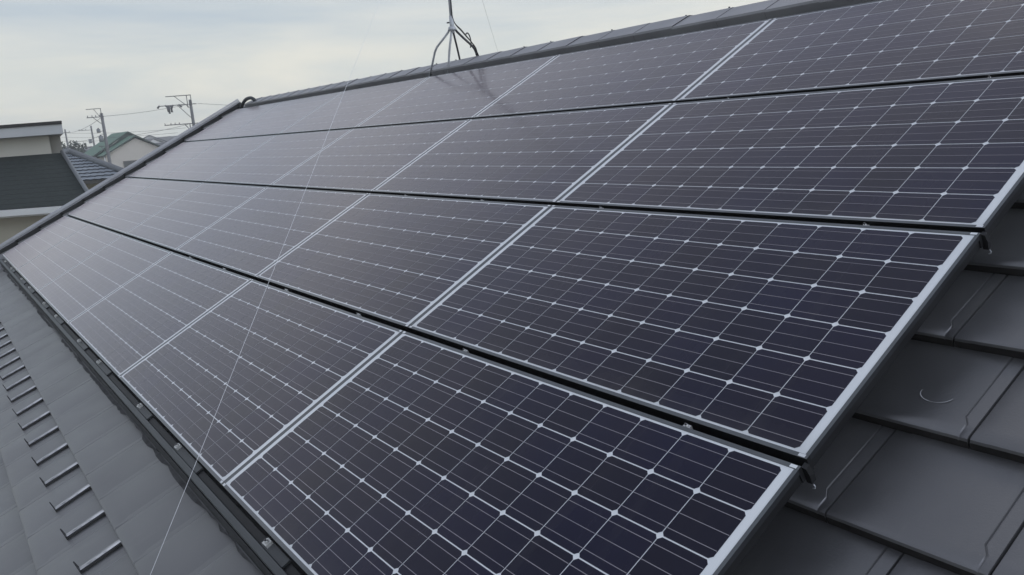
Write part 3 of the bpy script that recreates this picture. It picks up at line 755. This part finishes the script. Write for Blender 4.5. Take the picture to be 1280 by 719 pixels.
for (px, py, d, w, dp, dh, wm, rm, yaw, lab) in (
    (193, 173.5, 190, 9, 8, 1.6, 'wallC', 'roofD', 70, 'far white house with low pale roof right of the green gable'),
    (186, 169.5, 210, 8, 7, 1.9, 'wallA', 'roofC', 20, 'far house with small dark peaked roof just above the green gable'),
    (213, 178.5, 150, 13, 9, 1.2, 'wallB', 'roofA', 80, 'far dark-roofed house under the long-armed utility pole'),
    (228, 170, 220, 16, 9, 1.6, 'wallA', 'roofD', 85, 'far grey-roofed house tucked behind the verge of the tiled roof'),
    (95, 189, 165, 10, 8, 1.5, 'wallB', 'roofA', 75, 'far brown-walled dark-roofed house right of the black-topped storey'),
    (104, 187, 190, 12, 8, 1.5, 'wallA', 'roofC', 85, 'far blue-grey-roofed house behind the thin leaning pole'),
    (113, 186, 220, 12, 8, 1.4, 'wallB', 'roofD', 80, 'far wide grey-roofed house left of the green roof'),
    (117, 190, 150, 9, 7, 1.3, 'wallC', 'roofB', 60, 'far house with brownish roof at the foot of the thin pole'),
    (90, 184, 240, 13, 8, 1.8, 'wallC', 'roofC', 80, 'far pale house beside the distant pole'),
    (135, 182, 260, 15, 9, 2., 'wallA', 'roofA', 82, 'far grey house hidden behind the green roof slope'),
    ):
    a, z = at(px, py, d); far_house(a, d, w, dp, z-dh, z, wm, rm, yaw, lab)
for q1, q2, d1, d2, lab in (((70, 166), (232, 160), 150, 118, 'thin upper cable strung level across the skyline behind the poles'),
                            ((72, 171.5), (222, 166), 160, 125, 'thin middle cable strung across the skyline above the green roof'),
                            ((70, 176), (150, 173), 170, 150, 'thin low cable left of the green roof ridge')):
    a1, z1 = at(*q1, d1); a2, z2 = at(*q2, d2); pl((a1, d1, z1), (a2, d2, z2), .35, lab)
# trees among the far houses
def tree(px, py, d, rad, label, seed):
    rg = random.Random(seed); a, z = at(px, py, d)
    t = thing('tree', label, 'tree', gp_(a, d), (0,0,0), 'trees among the far houses')
    b = MB(); b.tube([(0,0,0), (.1,0,z*.5), (0,.1,z-.6)], .25, M['bark'], 8, r1=.06)
    for i in range(6):
        an_ = rg.uniform(0, 6.28); zz = rg.uniform(z*.45, z*.8)
        b.tube([(0,0,zz), (rad*.6*math.cos(an_), rad*.6*math.sin(an_), zz+rad*.5)], .09, M['bark'], 6, r1=.03)
    b.build('trunk', t)
    c = MB(); clumps = [(Vector((rg.gauss(0, rad*.4), rg.gauss(0, rad*.4), z-rad*.9+rg.uniform(-1.1, .75)*rad)), rg.uniform(.25, .5)*rad) for _ in range(26)]
    for cc, rr in clumps:
        for _ in range(55):
            p = cc+Vector((rg.gauss(0,1), rg.gauss(0,1), rg.gauss(0,1))).normalized()*rr*rg.uniform(.4, 1)
            s = rg.uniform(.10, .22); n1 = Vector((rg.gauss(0,1), rg.gauss(0,1), rg.gauss(0,1))).normalized(); n2 = n1.orthogonal().normalized(); n3 = n1.cross(n2)
            c.face([p+n2*s, p+n3*s*.6, p-n2*s, p-n3*s*.6], M['leaf'])
    c.build('crown', t)
tree(87, 178, 120, 1.9, 'grey-green tree in front of the distant pole, beside the upper storey', 1)
tree(222, 174, 135, 1.8, 'dark bushy tree near the long-armed pole, by the verge of the tiled roof', 2)
tree(100, 186, 150, 1.6, 'low tree among the far roofs between the two thin poles', 4)

# haze: the damp evening air that greys the far roofs
b = MB(); b.box((-330, -120, -1), (120, 330, 18.5), M['ground'])
hz = b.build('haze'); hz['kind'] = 'stuff'
hm = bpy.data.materials.new('haze_air'); hm.use_nodes = True; ht = hm.node_tree; ht.nodes.clear()
ho = N(ht, 'ShaderNodeOutputMaterial'); hv = N(ht, 'ShaderNodeVolumePrincipled')
hv.inputs['Color'].default_value = (.93, .95, .97, 1); hv.inputs['Density'].default_value = .0016; hv.inputs['Anisotropy'].default_value = .2
ht.links.new(hv.outputs[0], ho.inputs['Volume'])
hz.data.materials.clear(); hz.data.materials.append(hm)
